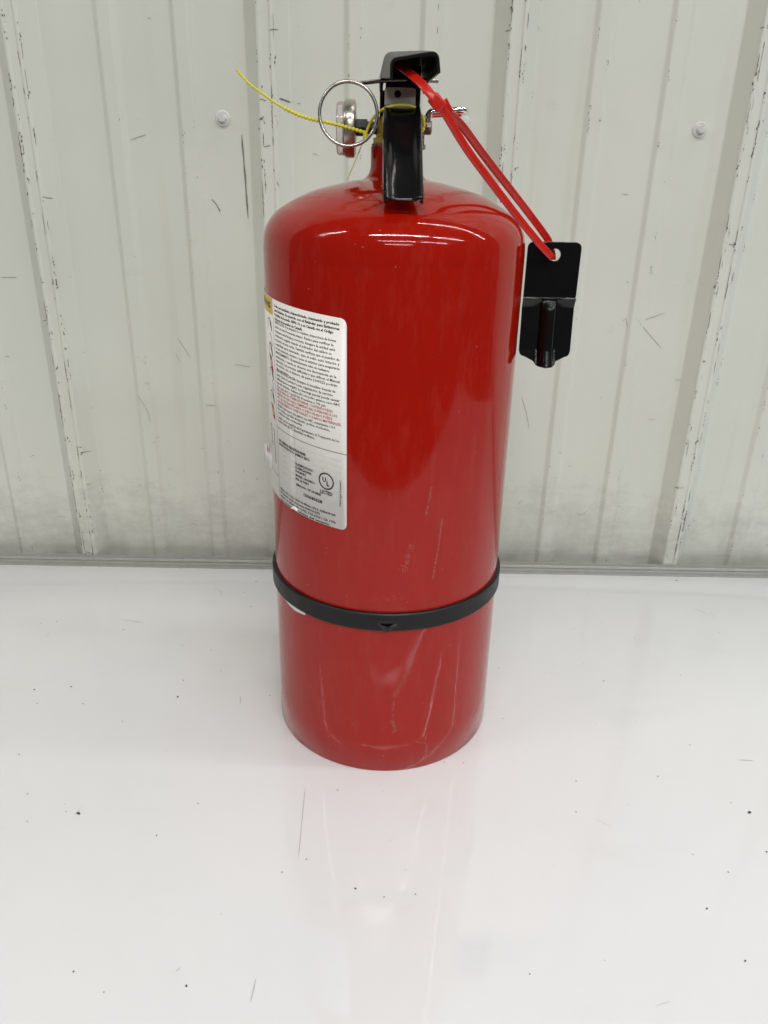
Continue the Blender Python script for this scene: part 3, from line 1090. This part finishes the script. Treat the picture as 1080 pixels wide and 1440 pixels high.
# ------------------------------------------------------------------ yellow pull-tight seal
seal = empty("plastic_seal_tie", (-0.0198, -0.022, 0.4480), category="seal tie",
             label="thin yellow beaded plastic seal looped round the extinguisher handle with a long free tail")
inv = Matrix.Translation(-seal.location)


def child_tube(name, path, rad, mat, parent, beads=None, seg=8):
    off = parent.location
    path = [Vector(p)-off for p in path]
    geos = [tube_geo(path, rad, seg)]
    if beads:
        s0, s1, step, br = beads
        acc, nxt = 0.0, 0.0
        tot = sum((b-a).length for a, b in zip(path, path[1:]))
        for a, b in zip(path, path[1:]):
            l_ = (b-a).length
            while nxt <= acc+l_:
                fr = nxt/tot
                if s0 <= fr <= s1:
                    p = a+(b-a)*((nxt-acc)/l_)
                    t = (b-a).normalized()
                    geos.append(tube_geo([p-t*br*0.9, p-t*br*0.5, p, p+t*br*0.5, p+t*br*0.9], [br*0.45, br*0.85, br, br*0.85, br*0.45], 8))
                nxt += step
            acc += l_
    me_ = mesh(name, *merge(geos))
    fix_normals(me_)
    autosmooth(me_, 60)
    return link(name, me_, mat, parent)


yt = [(-0.0933, -0.05, 0.4784), (-0.0908, -0.049, 0.475), (-0.0864, -0.047, 0.471), (-0.0804, -0.044, 0.4671), (-0.0728, -0.04, 0.4624), (-0.0633, -0.035, 0.4581),
      (-0.0534, -0.031, 0.4552), (-0.0433, -0.028, 0.4537), (-0.0329, -0.026, 0.4517), (-0.0237, -0.024, 0.4496), (-0.0198, -0.022, 0.4486)]
yl = [(-0.0198, -0.022, 0.4474), (-0.0172, -0.023, 0.4537), (-0.0137, -0.027, 0.4582), (-0.0085, -0.033, 0.4613), (-0.003, -0.0362, 0.4627), (0.0029, -0.0365, 0.4632),
      (0.0086, -0.0345, 0.4627), (0.0127, -0.029, 0.4609), (0.0154, -0.02, 0.4582), (0.0166, -0.0135, 0.4543), (0.0162, -0.0125, 0.4505)]
child_tube("free_tail", catmull(yt, 6), 0.00072, M['yellow'], seal, beads=(0.38, 1.0, 0.0023, 0.00125))
child_tube("loop", catmull(yl, 6), 0.00085, M['yellow'], seal, beads=(0.78, 1.0, 0.0022, 0.0013))
child_tube("lock", [(-0.0201, -0.022, 0.4492), (-0.0196, -0.0222, 0.4440)], 0.0015, M['yellow'], seal, seg=10)
child_tube("thread_end", catmull([(-0.0198, -0.021, 0.4467), (-0.0226, -0.03, 0.4399), (-0.0264, -0.034, 0.4309), (-0.0307, -0.036, 0.4215)], 4), 0.0004, M['straw'], seal)

# ------------------------------------------------------------------ red cable tie
tie = empty("cable_tie", (0.0215, -0.066, 0.4630), category="cable tie",
            label="red plastic cable tie looped from the upper lever down to the black bracket")
fr = [(-0.0034, -0.038, 0.4853), (0.0033, -0.05, 0.4801), (0.0112, -0.062, 0.4729), (0.018, -0.068, 0.4658), (0.0223, -0.067, 0.4618), (0.0273, -0.063, 0.4561), (0.0405, -0.051, 0.4404),
      (0.0586, -0.037, 0.4222), (0.0806, -0.023, 0.4006), (0.0968, -0.0135, 0.3854), (0.1039, -0.0095, 0.3794), (0.1076, -0.0060, 0.3763)]
hole = [(0.1094, -0.0008, 0.3747)]
bk = [(0.1100, 0.0035, 0.3768), (0.1080, 0.0062, 0.3835), (0.105, 0.0062, 0.3885), (0.0918, 0.003, 0.4025), (0.0741, -0.008, 0.4195), (0.0545, -0.024, 0.4376), (0.0386, -0.041, 0.4523), (0.0296, -0.054, 0.458), (0.0240, -0.0625, 0.4625)]
ctrl = [(p, V((0.1, -1, 0.25))) for p in fr] + [(p, V((0, 0, -1))) for p in hole] + [(p, V((-0.1, 1, 0.1))) for p in bk]
P_ = catmull([V(a) for a, b in ctrl], 6)
F_ = catmull([b for a, b in ctrl], 6)
wd, th = 0.0049, 0.0013
vs, fs = [], []
n = len(P_)
pw = None
for i in range(n):
    t = (P_[min(i+1, n-1)]-P_[max(i-1, 0)]).normalized()
    wv = t.cross(F_[i]).normalized()
    if pw and wv.dot(pw) < 0:
        wv = -wv
    pw = wv
    nv = wv.cross(t).normalized()
    ww = wd*0.8 if i < 3 else wd
    for a, b in ((-0.5, -0.25), (-0.4, -0.5), (-0.22, -0.5), (-0.18, -0.36), (0.18, -0.36), (0.22, -0.5), (0.4, -0.5), (0.5, -0.25), (0.5, 0.25), (0.4, 0.5), (-0.4, 0.5), (-0.5, 0.25)):
        vs.append(P_[i]-tie.location + wv*ww*a + nv*th*b)
k = 12
for i in range(n-1):
    for j in range(k):
        fs.append((i*k+j, i*k+(j+1) % k, (i+1)*k+(j+1) % k, (i+1)*k+j))
fs += [tuple(range(k))[::-1], tuple((n-1)*k+j for j in range(k))]
me = mesh("strap", vs, fs)
fix_normals(me)
autosmooth(me, 40)
link("strap", me, M['redtie'], tie)
hd_ = bevel_box("locking_head", (-0.0042, -0.0042, -0.0036), (0.0042, 0.0036, 0.0036), M['redtie'], tie, 0.0011, 3)
hd_.location = (-0.0002, 0.0014, -0.0004)
hd_.rotation_euler = (0.15, math.radians(46), 0.1)
tl = bevel_box("cut_tail", (-0.0024, -0.0007, -0.008), (0.0024, 0.0007, 0.0), M['redtie'], tie, 0.0003, 1)
tl.location = (0.0036, 0.0052, 0.001)
tl.rotation_euler = (0.25, math.radians(-36), 0.1)

# ------------------------------------------------------------------ hanging bracket
BX, BW = 0.1102, 0.0185
brk = empty("wall_bracket", (BX, -0.0018, 0.3440), category="bracket",
            label="black steel wall hook bracket hanging from the red cable tie beside the cylinder")
zt, zm = 0.3858-0.3440, 0.3490-0.3440
ol = []
for cx_, cz_, a0 in ((BW-0.004, zt-0.004, 0), (-BW+0.004, zt-0.004, 90)):
    for i in range(7):
        a = math.radians(a0+90*i/6)
        ol.append((cx_+0.004*math.cos(a), cz_+0.004*math.sin(a)))
ol += [(-BW, zm-0.0016), (BW, zm-0.0016)]
v, f = holed("p", ol, (0.0006, 0.3773-0.3440), 0.0040, 96, 0.0, None, None, 0)
me = mesh("hook_plate", v, f)
bm = bmesh.new()
bm.from_mesh(me)
bmesh.ops.recalc_face_normals(bm, faces=bm.faces)
if sum(fc.normal.y for fc in bm.faces) > 0:
    bmesh.ops.reverse_faces(bm, faces=bm.faces)
bm.to_mesh(me)
bm.free()
hp = link("hook_plate", me, M['bracket'], brk)
solid(hp, 0.0018, -1, 0.0004)


def zbot(x):
    a = abs(x)
    if a < 0.0062:
        return 0.3022-0.3440
    if a < 0.0085:
        return (0.3022 + (a-0.0062)/0.0023*0.0028)-0.3440
    if a < 0.0150:
        return (0.3050 + (a-0.0085)/0.0065*0.0030)-0.3440
    q = (a-0.0150)/0.0035
    return 0.3080 + 0.0040*(1-math.sqrt(max(0, 1-min(1, q)**2)))-0.3440


nx, nz = 56, 40
vs, fs = [], []
for i in range(nx+1):
    x = -BW + 2*BW*i/nx
    z0 = zbot(x)
    for j in range(nz+1):
        t = j/nz
        z = zm + (z0-zm)*t
        dpt = (zm-z)
        bend = -0.0016*math.exp(-(dpt/0.0016)**2)
        grow = min(1, max(0, (dpt-0.001)/0.007))
        grow = grow*grow*(3-2*grow)
        ridge = max(0, 1-(x/0.0058)**2)**0.5*0.0055*grow if abs(x) < 0.0058 else 0
        flare = 0.004*max(0, (dpt-0.036)/0.012) * (1 if abs(x) < 0.0075 else 0.25)
        y = -dpt*0.10 + bend - ridge - flare + 0.16*abs(x)*grow
        if dpt < 1e-6:
            y = -0.0008
        vs.append((x, y, z))
for i in range(nx):
    for j in range(nz):
        a = i*(nz+1)+j
        fs.append((a, a+1, a+nz+2, a+nz+1))
me = mesh("hook_lip", vs, fs)
if me.polygons[0].normal.y > 0:
    me.flip_normals()
autosmooth(me, 50)
hl = link("hook_lip", me, M['bracket'], brk)
solid(hl, 0.0018, -1, 0.0004)
